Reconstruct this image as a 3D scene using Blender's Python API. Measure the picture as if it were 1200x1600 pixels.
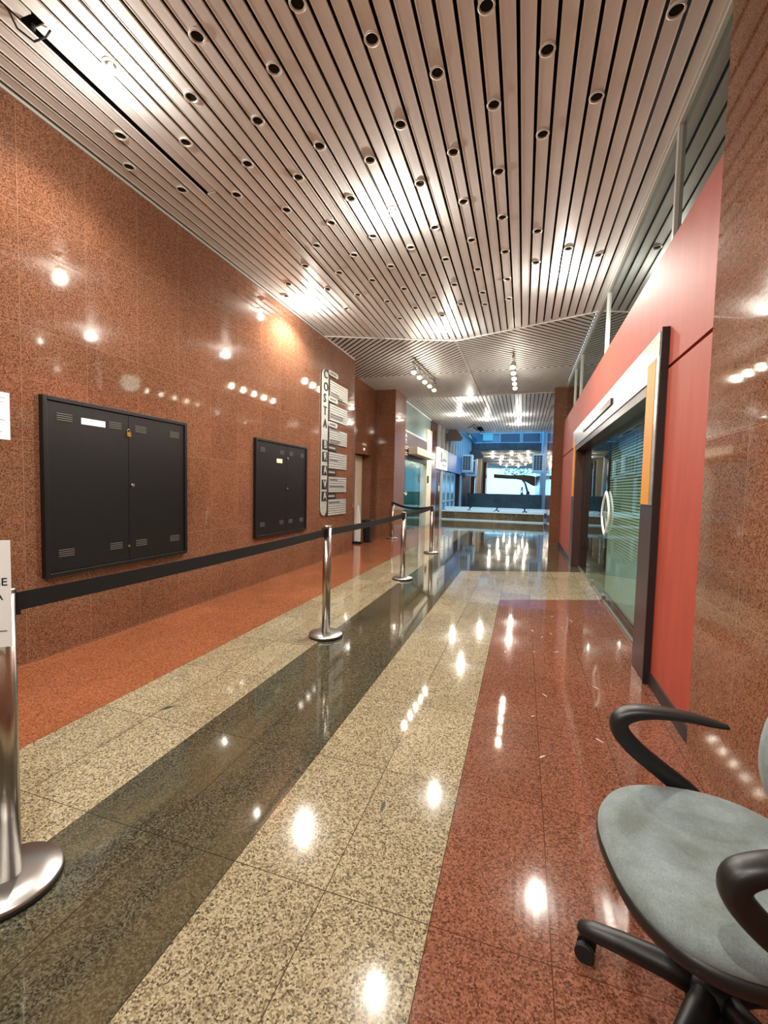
import bpy, bmesh, math, random
from mathutils import Vector, Matrix
random.seed(7)
S = bpy.context.scene
C = bpy.context.collection
for o in list(bpy.data.objects): bpy.data.objects.remove(o, do_unlink=True)

# ------------------------------------------------------------ camera
def rotm(yaw, pitch, roll):
    base = Matrix(((1,0,0),(0,0,-1),(0,1,0)))
    return Matrix.Rotation(yaw,3,'Z') @ Matrix.Rotation(pitch,3,'X') @ base @ Matrix.Rotation(roll,3,'Z')
cam = bpy.data.cameras.new('camera'); cam.sensor_fit = 'HORIZONTAL'; cam.sensor_width = 36
cam.lens = 682.0/1200*36; cam.clip_start = .05; cam.clip_end = 400
co = bpy.data.objects.new('camera', cam); C.objects.link(co)
co.matrix_world = Matrix.Translation((0,0,1.35)) @ rotm(0.30746201,-0.05593181,0.0230107).to_4x4()
S.camera = co

# ------------------------------------------------------------ world, exposure
w = bpy.data.worlds.new('daylight'); S.world = w; w.use_nodes = True
bg = w.node_tree.nodes['Background']; bg.inputs[0].default_value = (0.25,0.62,1.0,1); bg.inputs[1].default_value = 4.0
S.view_settings.view_transform = 'Standard'; S.view_settings.look = 'None'
S.view_settings.gamma = 1; S.view_settings.use_curve_mapping = False
S.view_settings.exposure = -0.15
CEIL = 3.96
LAMP_W = 125        # watts of a lit ceiling downlight
SPOT_W = 7        # watts of one track spot bulb
WARM = (1.0,0.93,0.82)

# ------------------------------------------------------------ materials
def lin(c):
    return tuple(((v/255)/12.92 if v/255<=.04045 else ((v/255+.055)/1.055)**2.4) for v in c)+(1,)
def mat(name, col, rough=.5, metal=0, spec=.5, emit=None, es=0, coat=0):
    m = bpy.data.materials.new(name); m.use_nodes = True
    b = m.node_tree.nodes['Principled BSDF']
    b.inputs['Base Color'].default_value = lin(col); b.inputs['Roughness'].default_value = rough
    b.inputs['Metallic'].default_value = metal; b.inputs['Specular IOR Level'].default_value = spec
    b.inputs['Coat Weight'].default_value = coat
    if emit: b.inputs['Emission Color'].default_value = emit if len(emit)==4 else lin(emit); b.inputs['Emission Strength'].default_value = es
    return m
def nd(m, t, **kw):
    n = m.node_tree.nodes.new(t)
    for k,v in kw.items():
        if k in n.inputs: n.inputs[k].default_value = v
        else: setattr(n,k,v)
    return n
def noisy(name, col, col2, scale=30, rough=.5, metal=0, stretch=(1,1,1), bump=0, spec=.5, rvar=0):
    m = mat(name,col,rough,metal,spec); t = m.node_tree; L = t.links.new; b = t.nodes['Principled BSDF']
    tc = nd(m,'ShaderNodeTexCoord'); mp = nd(m,'ShaderNodeMapping'); mp.inputs['Scale'].default_value = stretch
    n = nd(m,'ShaderNodeTexNoise',Scale=scale,Detail=4.0,Roughness=.6)
    r = nd(m,'ShaderNodeValToRGB'); r.color_ramp.elements[0].position=.35; r.color_ramp.elements[1].position=.65
    r.color_ramp.elements[0].color = lin(col2); r.color_ramp.elements[1].color = lin(col)
    L(tc.outputs['Object'],mp.inputs[0]); L(mp.outputs[0],n.inputs['Vector']); L(n.outputs[0],r.inputs[0]); L(r.outputs[0],b.inputs['Base Color'])
    if bump:
        bu = nd(m,'ShaderNodeBump',Strength=bump,Distance=.005); L(n.outputs[0],bu.inputs['Height']); L(bu.outputs[0],b.inputs['Normal'])
    if rvar:
        mr = nd(m,'ShaderNodeMapRange'); mr.inputs[3].default_value=rough-rvar; mr.inputs[4].default_value=rough+rvar
        L(n.outputs[0],mr.inputs[0]); L(mr.outputs[0],b.inputs['Roughness'])
    return m
def granite(name, cols, stops, scale, axes, cell, off, seam, seamw, rough, var=.12, stain=None, bump=.0, spec=.5):
    """speckled polished stone in tiles; axes picks the two object axes of the tile grid"""
    m = mat(name,cols[0],rough,0,spec); t = m.node_tree; L = t.links.new; b = t.nodes['Principled BSDF']
    tc = nd(m,'ShaderNodeTexCoord')
    n1 = nd(m,'ShaderNodeTexNoise',Scale=scale,Detail=3.0,Roughness=.7)
    v1 = nd(m,'ShaderNodeTexVoronoi',Scale=scale*.8)
    mx = nd(m,'ShaderNodeMix',data_type='FLOAT'); mx.inputs[0].default_value=.35
    L(tc.outputs['Object'],n1.inputs['Vector']); L(tc.outputs['Object'],v1.inputs['Vector'])
    L(n1.outputs[0],mx.inputs[2]); 
    bwn = nd(m,'ShaderNodeSeparateColor'); L(v1.outputs['Color'],bwn.inputs[0]); L(bwn.outputs[0],mx.inputs[3])
    r = nd(m,'ShaderNodeValToRGB'); els = r.color_ramp.elements
    while len(els)<len(cols): els.new(.5)
    for e,c,s in zip(els,cols,stops): e.position=s; e.color=lin(c)
    L(mx.outputs[0],r.inputs[0])
    sx = nd(m,'ShaderNodeSeparateXYZ'); L(tc.outputs['Object'],sx.inputs[0])
    def mth(op,a,bv=None):
        q = nd(m,'ShaderNodeMath',operation=op)
        for i,v in enumerate((a,bv)):
            if v is None: continue
            if isinstance(v,(int,float)): q.inputs[i].default_value=v
            else: L(v,q.inputs[i])
        return q.outputs[0]
    ids=[];ds=[]
    for ax,ce,of in zip(axes,cell,off):
        u = mth('DIVIDE',mth('SUBTRACT',sx.outputs[ax],of),ce)
        ids.append(mth('FLOOR',u)); f = mth('FRACT',u)
        d = mth('MULTIPLY',mth('MINIMUM',f,mth('SUBTRACT',1.0,f)),ce); ds.append(d)
    dm = mth('MINIMUM',ds[0],ds[1])
    wn = nd(m,'ShaderNodeTexWhiteNoise',noise_dimensions='2D'); cb = nd(m,'ShaderNodeCombineXYZ')
    L(ids[0],cb.inputs[0]); L(ids[1],cb.inputs[1]); L(cb.outputs[0],wn.inputs['Vector'])
    mr = nd(m,'ShaderNodeMapRange'); mr.inputs[3].default_value=1-var; mr.inputs[4].default_value=1+var; L(wn.outputs['Value'],mr.inputs[0])
    big = nd(m,'ShaderNodeTexNoise',Scale=1.7,Detail=4.0,Roughness=.6); L(tc.outputs['Object'],big.inputs['Vector'])
    mr2 = nd(m,'ShaderNodeMapRange'); mr2.inputs[1].default_value=.3; mr2.inputs[2].default_value=.7; mr2.inputs[3].default_value=.9; mr2.inputs[4].default_value=1.1; L(big.outputs[0],mr2.inputs[0])
    k = mth('MULTIPLY',mr.outputs[0],mr2.outputs[0])
    vm = nd(m,'ShaderNodeVectorMath',operation='SCALE'); L(r.outputs[0],vm.inputs[0]); L(k,vm.inputs['Scale'])
    colout = vm.outputs[0]
    if stain:
        sn = nd(m,'ShaderNodeTexNoise',Scale=1.3,Detail=5.0,Roughness=.55,Distortion=1.0)
        mp = nd(m,'ShaderNodeMapping'); mp.inputs['Scale'].default_value=(1.6,.45,1); mp.inputs['Rotation'].default_value=(0,0,-.25)
        L(tc.outputs['Object'],mp.inputs[0]); L(mp.outputs[0],sn.inputs['Vector'])
        sr = nd(m,'ShaderNodeMapRange'); sr.inputs[1].default_value=.45; sr.inputs[2].default_value=.72; sr.inputs[4].default_value=.55; L(sn.outputs[0],sr.inputs[0])
        sm = nd(m,'ShaderNodeMix',data_type='RGBA'); sm.inputs[7].default_value=lin(stain); L(sr.outputs[0],sm.inputs[0]); L(colout,sm.inputs[6]); colout=sm.outputs[2]
    sg = mth('LESS_THAN',dm,seamw/2)
    fm = nd(m,'ShaderNodeMix',data_type='RGBA'); fm.inputs[7].default_value=lin(seam); L(sg,fm.inputs[0]); L(colout,fm.inputs[6]); L(fm.outputs[2],b.inputs['Base Color'])
    # polish wear
    rr = nd(m,'ShaderNodeMapRange'); rr.inputs[1].default_value=.35; rr.inputs[2].default_value=.7; rr.inputs[3].default_value=rough*.7; rr.inputs[4].default_value=rough*1.5
    L(big.outputs[0],rr.inputs[0]); L(rr.outputs[0],b.inputs['Roughness'])
    if bump:
        wv = nd(m,'ShaderNodeTexNoise',Scale=2.2,Detail=2.0); L(tc.outputs['Object'],wv.inputs['Vector'])
        bu = nd(m,'ShaderNodeBump',Strength=bump,Distance=.02); L(wv.outputs[0],bu.inputs['Height']); L(bu.outputs[0],b.inputs['Normal'])
    return m
FC,FO = (.355,.665),(-3.42,.605)
G_beige = granite('beige granite',[(58,51,42),(120,107,84),(154,141,112),(180,170,144)],[.31,.42,.55,.72],210,(0,1),FC,FO,(70,58,42),.0035,.055,bump=.01)
G_red = granite('red granite floor',[(66,38,27),(108,66,49),(126,81,62),(144,98,78)],[.32,.45,.58,.72],220,(0,1),FC,FO,(70,34,22),.003,.05,.07,bump=.01)
G_dark = granite('dark green granite',[(34,33,27),(58,56,44),(76,73,58),(104,98,80)],[.34,.46,.58,.74],220,(0,1),FC,FO,(38,36,30),.003,.05,.16,stain=(98,84,56),bump=.01)
G_orange = granite('orange granite floor',[(88,48,30),(127,75,49),(143,87,58),(158,103,73)],[.32,.45,.58,.72],220,(0,1),FC,FO,(120,60,34),.003,.10,.05,bump=.01)
WCOL = [(66,40,28),(110,72,52),(131,89,66),(152,110,86)]; WST=[.32,.44,.58,.74]
G_wallx = granite('red granite wall side',WCOL,WST,210,(1,2),(.4925,.81),(-.262,.01),(150,112,92),.003,.05,.07,bump=.008)
G_wally = granite('red granite wall front',WCOL,WST,210,(0,2),(.4925,.81),(-3.33,.01),(150,112,92),.003,.05,.07,bump=.008)
G_planter = granite('mixed granite planter',[(40,38,30),(80,74,60),(100,92,74),(128,116,92)],[.36,.46,.57,.72],80,(0,2),(.62,.6),(-3.45,-.05),(40,38,34),.006,.2,.35)
M_slat = noisy('taupe painted metal',(232,232,232),(218,218,218),5,.42,.0,(1,.25,1),spec=.5,rvar=.06)
M_slat2 = noisy('pale painted metal',(226,224,220),(212,210,206),5,.5,.1,(1,.3,1))
M_edge = mat('slat edge with painted light',(235,230,222),.35,.3)  # pale colour stands in for light falling on the slat sides
M_void = mat('ceiling void black',(16,14,14),.9)
M_plq = noisy('satin plaque metal',(196,196,190),(176,176,170),30,.42,.35,(1,.1,1))
M_steel = noisy('brushed steel',(196,190,182),(168,162,154),60,.24,1,(1,1,.02))
M_chrome = mat('polished steel',(200,200,198),.3,1)
M_black = mat('black plastic',(20,19,20),.42)
M_blackm = noisy('black enamel',(15,14,15),(11,11,12),14,.38,0,(1,1,.4))
M_tape = noisy('black webbing',(24,24,26),(16,16,18),300,.8)
M_rubber = mat('black rubber',(14,14,14),.7)
M_grille = mat('worn grey louvre',(120,118,114),.5,.5)
M_white = mat('white paper',(240,243,244),.7)
M_ink = mat('black ink',(18,18,18),.6)
M_brass = mat('brass padlock',(190,150,80),.3,.8)
M_redp = noisy('red painted plaster',(162,66,46),(152,58,40),3,.62,0,(3,3,.6),bump=.08)
M_wood = noisy('dark brown laminate',(64,40,36),(50,30,28),8,.33,0,(4,4,.5))
M_gold = mat('ochre yellow panel',(200,132,22),.45)
M_header = noisy('brushed pale steel',(204,200,192),(180,176,168),8,.32,.85,(1,.15,1))
M_alu = mat('pale aluminium',(200,200,194),.4,.3)
M_cream = noisy('cream painted plaster',(226,216,192),(214,204,182),2,.6)
M_wht = mat('white painted metal',(226,228,226),.45)
M_brown = noisy('brown granite pillar',(110,66,52),(86,48,38),40,.15)
M_sign = noisy('dark taupe sign panel',(86,74,72),(78,66,64),4,.45)
M_int = mat('dim shop interior',(70,72,68),.8)
M_intd = mat('dark shop interior',(34,35,34),.8)
M_blind = mat('pale venetian blind',(205,206,196),.55)
M_bulb = mat('glowing bulb',(255,240,210),.5,emit=(255,236,196),es=38)
M_bulbf = mat('glowing far bulb',(255,240,210),.5,emit=(255,236,200),es=9)
M_can = mat('black downlight inside',(4,4,4),.9)
M_ring = mat('white downlight rim',(214,208,198),.4,.2)
M_skirt = mat('black skirting',(34,30,30),.45)
M_litsign = mat('backlit white sign',(236,236,226),.5,emit=(240,240,230),es=.6)
M_blue = mat('pale blue painted metal',(170,205,225),.45)
M_bluef = mat('blue grey glass facade',(90,130,160),.12,0,.8)
M_ribs = noisy('grey ribbed panel',(88,96,104),(60,66,74),3,.5)
M_parapet = noisy('dark green glass balustrade',(74,88,88),(54,68,70),2,.2)
M_teal = mat('teal back painted glass',(150,170,166),.14,0,.7)
M_pave = noisy('pale street paving',(190,190,184),(170,170,164),2,.8)
M_leaf = noisy('green leaves',(70,130,60),(40,90,40),6,.7)
M_bark = mat('dark bark',(50,42,36),.8)
M_acgrill = mat('dark fan opening',(30,36,42),.6)
def fabric(name,c1,c2):
    m = noisy(name,c1,c2,9,.9,0,(1,1,1)); t=m.node_tree; L=t.links.new; b=t.nodes['Principled BSDF']
    n = nd(m,'ShaderNodeTexNoise',Scale=420.0,Detail=2.0); tc=nd(m,'ShaderNodeTexCoord'); mp=nd(m,'ShaderNodeMapping'); mp.inputs['Scale'].default_value=(1,.35,1)
    L(tc.outputs['Object'],mp.inputs[0]); L(mp.outputs[0],n.inputs['Vector'])
    base = b.inputs['Base Color'].links[0].from_socket
    mx = nd(m,'ShaderNodeMix',data_type='RGBA',blend_type='MULTIPLY'); mx.inputs[0].default_value=.8
    r = nd(m,'ShaderNodeMapRange'); r.inputs[1].default_value=.3; r.inputs[2].default_value=.7; r.inputs[3].default_value=.72; r.inputs[4].default_value=1.12
    L(n.outputs[0],r.inputs[0]); L(base,mx.inputs[6]); L(r.outputs[0],mx.inputs[7]); L(mx.outputs[2],b.inputs['Base Color'])
    bu = nd(m,'ShaderNodeBump',Strength=.35,Distance=.002); L(n.outputs[0],bu.inputs['Height']); L(bu.outputs[0],b.inputs['Normal'])
    b.inputs['Sheen Weight'].default_value=.15
    return m
M_fab = fabric('grey blue woven fabric',(122,134,136),(98,106,102))
def glass(name, tint, refl):
    m = bpy.data.materials.new(name); m.use_nodes=True; t=m.node_tree; t.nodes.clear(); L=t.links.new
    out=t.nodes.new('ShaderNodeOutputMaterial'); mix=t.nodes.new('ShaderNodeMixShader'); tr=t.nodes.new('ShaderNodeBsdfTransparent'); gl=t.nodes.new('ShaderNodeBsdfGlossy')
    tr.inputs[0].default_value=lin(tint); gl.inputs['Roughness'].default_value=.015; gl.inputs[0].default_value=(.86,.95,.93,1)
    fr=t.nodes.new('ShaderNodeFresnel'); fr.inputs[0].default_value=1.36
    mr=t.nodes.new('ShaderNodeMapRange'); mr.inputs[3].default_value=refl; mr.inputs[4].default_value=1
    ge=t.nodes.new('ShaderNodeNewGeometry'); sb=t.nodes.new('ShaderNodeMath'); sb.operation='SUBTRACT'; sb.inputs[0].default_value=1; L(ge.outputs['Backfacing'],sb.inputs[1]); ml=t.nodes.new('ShaderNodeMath'); ml.operation='MULTIPLY'; L(fr.outputs[0],mr.inputs[0]); L(mr.outputs[0],ml.inputs[0]); L(sb.outputs[0],ml.inputs[1]); L(ml.outputs[0],mix.inputs[0]); L(tr.outputs[0],mix.inputs[1]); L(gl.outputs[0],mix.inputs[2]); L(mix.outputs[0],out.inputs[0])
    return m
M_glass = glass('shop door glass',(215,228,222),.04)
M_clere = glass('clerestory glass',(140,150,145),.25)
M_glasst = glass('teal shop glass',(150,190,190),.12)

# ------------------------------------------------------------ mesh helpers
class MB:
    def __init__(s): s.b = bmesh.new(); s.mi=0
    def _t(s,vs,M):
        if M is not None:
            for v in vs: v.co = M @ v.co
    def box(s,a,b,M=None,mi=0):
        x0,y0,z0=a; x1,y1,z1=b
        vs=[s.b.verts.new(p) for p in ((x0,y0,z0),(x1,y0,z0),(x1,y1,z0),(x0,y1,z0),(x0,y0,z1),(x1,y0,z1),(x1,y1,z1),(x0,y1,z1))]
        for q in ((0,3,2,1),(4,5,6,7),(0,1,5,4),(1,2,6,5),(2,3,7,6),(3,0,4,7)):
            f=s.b.faces.new([vs[i] for i in q]); f.material_index=mi
        s._t(vs,M); return s
    def prism(s,poly,z0,z1,M=None,mi=0,mside=None,smooth=False):
        n=len(poly); a=[s.b.verts.new((p[0],p[1],z0)) for p in poly]; b=[s.b.verts.new((p[0],p[1],z1)) for p in poly]
        f=s.b.faces.new(a[::-1]); f.material_index=mi; f=s.b.faces.new(b); f.material_index=mi
        for i in range(n):
            f=s.b.faces.new((a[i],a[(i+1)%n],b[(i+1)%n],b[i])); f.material_index=mi if mside is None else mside; f.smooth=smooth
        s._t(a+b,M); return s
    def poly(s,pts,mi=0):
        f=s.b.faces.new([s.b.verts.new(p) for p in pts]); f.material_index=mi; return s
    def lathe(s,prof,seg=24,M=None,mi=0,smooth=True,cap=True):
        rings=[]; allv=[]
        for r,z in prof:
            if r<1e-6: v=[s.b.verts.new((0,0,z))]
            else: v=[s.b.verts.new((r*math.cos(2*math.pi*i/seg),r*math.sin(2*math.pi*i/seg),z)) for i in range(seg)]
            rings.append(v); allv+=v
        for A,B in zip(rings,rings[1:]):
            for i in range(seg):
                j=(i+1)%seg
                if len(A)==1 and len(B)==1: continue
                if len(A)==1: f=s.b.faces.new((A[0],B[i],B[j]))
                elif len(B)==1: f=s.b.faces.new((A[i],A[j],B[0]))
                else: f=s.b.faces.new((A[i],A[j],B[j],B[i]))
                f.smooth=smooth; f.material_index=mi
        if cap:
            for R_,rev in ((rings[0],True),(rings[-1],False)):
                if len(R_)>2:
                    f=s.b.faces.new(R_[::-1] if rev else R_); f.material_index=mi
        s._t(allv,M); return s
    def cyl(s,p0,p1,r,seg=16,r2=None,mi=0,smooth=True):
        p0=Vector(p0);p1=Vector(p1);d=p1-p0;q=d.to_track_quat('Z','Y').to_matrix().to_4x4()
        return s.lathe([(r,0),(r if r2 is None else r2,d.length)],seg,Matrix.Translation(p0)@q,mi,smooth)
    def sweep(s,pts,secs,up=(0,0,1),seg=12,mi=0):
        """elliptical sections (half width sideways, half thickness) along a path"""
        pts=[Vector(p) for p in pts]; up=Vector(up); rings=[]
        for i,p in enumerate(pts):
            t=(pts[min(i+1,len(pts)-1)]-pts[max(i-1,0)]).normalized()
            side=t.cross(up).normalized(); nn=side.cross(t).normalized(); a,b=secs[i]
            rings.append([s.b.verts.new(p+side*a*math.cos(2*math.pi*k/seg)+nn*b*math.sin(2*math.pi*k/seg)) for k in range(seg)])
        for A,B in zip(rings,rings[1:]):
            for i in range(seg):
                f=s.b.faces.new((A[i],A[(i+1)%seg],B[(i+1)%seg],B[i])); f.smooth=True; f.material_index=mi
        s.b.faces.new(rings[0][::-1]); s.b.faces.new(rings[-1]); return s
    def obj(s,name,mats,parent=None,bevel=0,sub=0,loc=None):
        bmesh.ops.recalc_face_normals(s.b,faces=s.b.faces)
        me=bpy.data.meshes.new(name); s.b.to_mesh(me); s.b.free()
        for m in (mats if isinstance(mats,(list,tuple)) else [mats]): me.materials.append(m)
        o=bpy.data.objects.new(name,me); C.objects.link(o)
        if parent: o.parent=parent
        if loc: o.location=loc
        if bevel:
            bv=o.modifiers.new('bevel','BEVEL'); bv.width=bevel; bv.segments=2; bv.limit_method='ANGLE'
        if sub:
            sb=o.modifiers.new('sub','SUBSURF'); sb.levels=sub; sb.render_levels=sub
            for p in me.polygons: p.use_smooth=True
        return o
def struct(o): o['kind']='structure'; return o
def tag(o,label,cat,group=None,kind=None):
    o['label']=label; o['category']=cat
    if group: o['group']=group
    if kind: o['kind']=kind
    return o
def thing(name,label,cat,loc=(0,0,0),rz=0,group=None):
    o=bpy.data.objects.new(name,None); C.objects.link(o); o.location=loc; o.rotation_euler=(0,0,rz); o.empty_display_size=.1
    return tag(o,label,cat,group)
def sroot(name,loc=(0,0,0)):
    o=bpy.data.objects.new(name,None); C.objects.link(o); o.location=loc; o['kind']='structure'; o.empty_display_size=.1; return o
def dup(root,loc,rz=None,label=None,group=None):
    r=root.copy(); C.objects.link(r); r.location=loc
    if rz is not None: r.rotation_euler=(0,0,rz)
    if label: r['label']=label
    if group: r['group']=group
    for ch in list(root.children):
        c=ch.copy(); C.objects.link(c); c.parent=r
        for g in ch.children:
            d=g.copy(); C.objects.link(d); d.parent=c
            
    return r
def textobj(name,s,size,m,parent,M,ext=.002,align='LEFT'):
    cu=bpy.data.curves.new(name,'FONT'); cu.body=s; cu.size=size; cu.extrude=ext; cu.align_x=align; cu.align_y='CENTER'
    o=bpy.data.objects.new(name,cu); C.objects.link(o)
    dg=bpy.context.evaluated_depsgraph_get(); me=bpy.data.meshes.new_from_object(o.evaluated_get(dg))
    bpy.data.objects.remove(o,do_unlink=True)
    n=bpy.data.objects.new(name,me); me.materials.clear(); me.materials.append(m); C.objects.link(n)
    if parent: n.parent=parent
    n.matrix_local=M; return n
def downbeam(parent,pw,z=-.10,col=(1,.94,.84),ang=158):
    l=bpy.data.lights.new('lamp_beam','SPOT'); l.energy=pw; l.color=col; l.shadow_soft_size=.030; l.spot_size=math.radians(ang); l.spot_blend=.5
    o=bpy.data.objects.new('lamp_beam',l); C.objects.link(o); o.parent=parent; o.location=(0,0,z)
    lamp(0,0,-.14,pw*.17,.03,col,parent)
def lamp(x,y,z,pw,r=.05,col=WARM,parent=None):
    l=bpy.data.lights.new('lamp_light','POINT'); l.energy=pw; l.color=col; l.shadow_soft_size=r
    o=bpy.data.objects.new('lamp_light',l); C.objects.link(o); o.location=(x,y,z)
    if parent: o.parent=parent; o.location=(0,0,z)
    return o
def fill_panel_lamp(x,y,z,pw,lb):  # unseen lamp, added to brighten a shop interior
    t=thing('fill_panel_lamp',lb,'lamp',(x,y,z)); MB().box((-.3,-.3,-.05),(.3,.3,0)).obj('housing',M_wht,t); MB().box((-.27,-.27,-.056),(.27,.27,-.05)).obj('diffuser',M_litsign,t)
    lamp(0,0,-.2,pw,.2,(1,.97,.92),t)
def clip(poly,n,d):
    """keep the side n.p <= d"""
    out=[]
    for i in range(len(poly)):
        a=poly[i]; b=poly[(i+1)%len(poly)]; da=n[0]*a[0]+n[1]*a[1]-d; db=n[0]*b[0]+n[1]*b[1]-d
        if da<=0: out.append(a)
        if (da<0<db) or (db<0<da):
            t=da/(da-db); out.append((a[0]+t*(b[0]-a[0]),a[1]+t*(b[1]-a[1])))
    return out
def clean(p):
    out=[]
    for q in p:
        if not out or (abs(q[0]-out[-1][0])+abs(q[1]-out[-1][1]))>1e-4: out.append(q)
    if len(out)>1 and (abs(out[0][0]-out[-1][0])+abs(out[0][1]-out[-1][1]))<1e-4: out.pop()
    return out

# ------------------------------------------------------------ floor
XL,XP,XG,XW = -3.41,.885,.94,.905
f=MB()
def fz(pts,mi): f.poly([(x,y,0) for x,y in pts],mi)
Y0=-5.0
fz([(XL-.9,Y0),(-2.355,Y0),(-2.355,14.7),(XL-.9,14.7)],3)
fz([(-2.355,Y0),(-1.645,Y0),(-1.645,14.7),(-2.355,14.7)],0)
fz([(-1.645,Y0),(-.935,Y0),(-.935,7.24),(-1.645,7.24)],2)
fz([(-.935,Y0),(-.225,Y0),(-.225,5.52),(-.225,7.51),(-.935,7.24)],0)
fz([(-.225,5.52),(1.6,6.26),(1.6,8.22),(-.225,7.51)],0)
fz([(-.225,Y0),(1.6,Y0),(1.6,6.26),(-.225,5.52)],1)
fz([(-1.645,7.24),(-.935,7.24),(-.225,7.51),(1.6,8.22),(1.6,14.7),(-1.645,14.7)],2)
fz([(XL-.9,14.7),(1.6,14.7),(1.6,19.5),(XL-.9,19.5)],2)
f.box((XL-.9,Y0,-.12),(1.6,19.5,-.004),mi=2)
M_scuff = mat('dark chewing gum stain',(44,40,36),.6); M_pale = mat('pale scratch',(200,190,180),.5)
random.seed(5)
def blot(x,y,rx,ry,rot,mi):
    pts=[]
    for k in range(12):
        a=2*math.pi*k/12; q=random.uniform(.7,1.15); u,v=rx*q*math.cos(a),ry*q*math.sin(a)
        pts.append((x+u*math.cos(rot)-v*math.sin(rot),y+u*math.sin(rot)+v*math.cos(rot),.0012))
    f.poly(pts,mi)
blot(-.515,1.70,.009,.028,.1,4); blot(-.50,1.62,.005,.010,.0,4); blot(-1.98,2.05,.012,.045,-.5,4); blot(-.225,1.82,.004,.022,0,4)
for i in range(16): blot(random.uniform(-.1,.55),random.uniform(2.2,5.0),.004,random.uniform(.012,.03),random.uniform(-1,1),5)
struct(f.obj('floor',[G_beige,G_red,G_dark,G_orange,M_scuff,M_pale]))
# ------------------------------------------------------------ left wall and the recess behind it
struct(MB().box((-3.95,Y0,0),(XL,8.54,4.1)).obj('wall_left',G_wallx))
r=MB(); r.box((-4.6,8.54,0),(-3.9,9.9,4.1)); r.box((-4.6,9.9,2.19),(-3.9,11.0,4.1)); r.box((-4.6,11.0,0),(-3.9,11.3,4.1)); r.box((-4.6,9.9,0),(-4.25,11.0,2.19))
struct(r.obj('wall_recess',G_wallx))
r=MB(); r.box((-4.6,11.3,0),(-3.33,12.38,4.1)); struct(r.obj('wall_pillar_left',G_wally))
d1=sroot('door_1'); 
MB().box((-4.25,9.9,0),(-4.14,11.0,2.17)).obj('door_panel',M_cream,d1)
MB().box((-4.14,10.44,.0),(-4.135,10.46,2.17)).obj('door_gap',M_skirt,d1)
pl=MB().box((-3.9,10.35,2.40),(-3.885,10.6,2.46)).obj('door_number_plate',M_alu); tag(pl,'small pale plate on the granite above the recessed lift door','sign')
pl=MB().box((-3.9,10.44,2.28),(-3.88,10.50,2.34)).obj('call_indicator',M_litsign); tag(pl,'tiny glowing indicator above the recessed lift door','light')
# ------------------------------------------------------------ right side: pier, red wall, clerestory
struct(MB().box((XP,Y0,0),(1.3,2.66,4.1)).obj('wall_pier_right',G_wallx))
rw=MB(); gz=2.21
rw.box((XW,2.66,0),(1.06,3.5,gz-.012)); rw.box((XW,2.66,gz+.012),(1.06,3.5,3.09)); rw.box((.93,2.66,gz-.012),(1.06,3.5,gz+.012))
rw.box((XW,3.5,2.35),(1.06,8.95,3.09)); 
rw.box((XW,8.95,0),(1.06,11.9,gz-.012)); rw.box((XW,8.95,gz+.012),(1.06,11.9,3.09)); rw.box((.93,8.95,gz-.012),(1.06,11.9,gz+.012))
struct(rw.obj('wall_right',M_redp))
struct(MB().box((.892,2.662,0),(XW,3.46,.09)).box((.892,8.98,0),(XW,11.9,.09)).obj('baseboard_right',M_skirt))
struct(MB().box((.66,11.9,0),(1.3,12.7,4.1)).obj('wall_pillar_right',G_wally))
struct(MB().box((.93,12.7,0),(1.3,20.7,4.1)).obj('wall_far_right',M_brown))
w1=sroot('window_1')
MB().box((.965,2.66,3.09),(.972,11.9,3.93)).obj('pane',M_clere,w1)
m=MB(); m.box((XG,2.66,3.93),(.99,11.9,3.965)); m.box((XG+.01,2.66,3.09),(.99,11.9,3.105)); m.obj('window_frame',M_alu,w1)
for y in (3.68,6.4,9.1,10.1): MB().box((XG+.002,y-.022,3.09),(.985,y+.022,3.93)).obj('mullion',M_alu,w1)
# shop interior behind the red wall
si=MB(); si.box((1.4,2.66,-.02),(4.6,11.9,0)); si.box((4.6,2.66,0),(4.7,11.9,4.1)); si.box((1.06,2.56,0),(4.6,2.66,4.1)); si.box((1.3,11.9,0),(4.6,12.0,4.1))
struct(si.obj('wall_shop',M_int))
struct(MB().box((1.0,2.66,4.0),(4.6,11.9,4.1)).obj('ceiling_shop',M_intd))
struct(MB().box((1.6,2.66,-.01),(4.6,11.9,0.0)).obj('floor_shop',M_int))

fill_panel_lamp(2.0,4.6,3.9,220,'added square fill lamp inside the right shop, nearer the entrance pier'); fill_panel_lamp(2.2,8.2,3.9,120,'added square fill lamp inside the right shop, farther in')  # both added to light the dark shop behind the glass
# ------------------------------------------------------------ portal of the right-hand shop
XF=.868
p=sroot('door_2')
def jamb(y0,y1):
    return MB().box((XF,y0,0),(1.04,y1,2.47)).obj('jamb',M_wood,p,bevel=.004)
jamb(3.47,3.83); jamb(8.50,8.90)
h=MB(); h.box((XF-.012,3.50,2.17),(1.04,8.97,2.47)); h.obj('header',M_header,p,bevel=.003)
MB().box((XF-.03,5.15,2.28),(XF-.012,7.4,2.345)).obj('header_slot',M_wood,p)  # dark bar standing in for the slot in the header
MB().box((XF-.002,3.83,2.09),(1.05,8.5,2.17)).obj('lintel',M_wood,p)
for y0,y1 in ((3.545,3.76),(8.62,8.79)): MB().box((XF-.016,y0,1.27),(XF-.0,y1,2.30)).obj('ochre_panel',M_gold,p)
MB().box((XF-.014,3.47,1.27),(XF,3.545,2.30)).obj('steel_strip',M_header,p)
MB().box((XF-.01,3.455,0),(1.04,3.472,2.485)).obj('edge_trim',M_skirt,p)
def pane(y0,y1,z0=.02,z1=2.09): return MB().box((.998,y0,z0),(1.008,y1,z1)).obj('glass_pane',M_glass,p)
pane(3.83,5.925); pane(5.94,7.0); pane(7.015,8.5)
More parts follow.
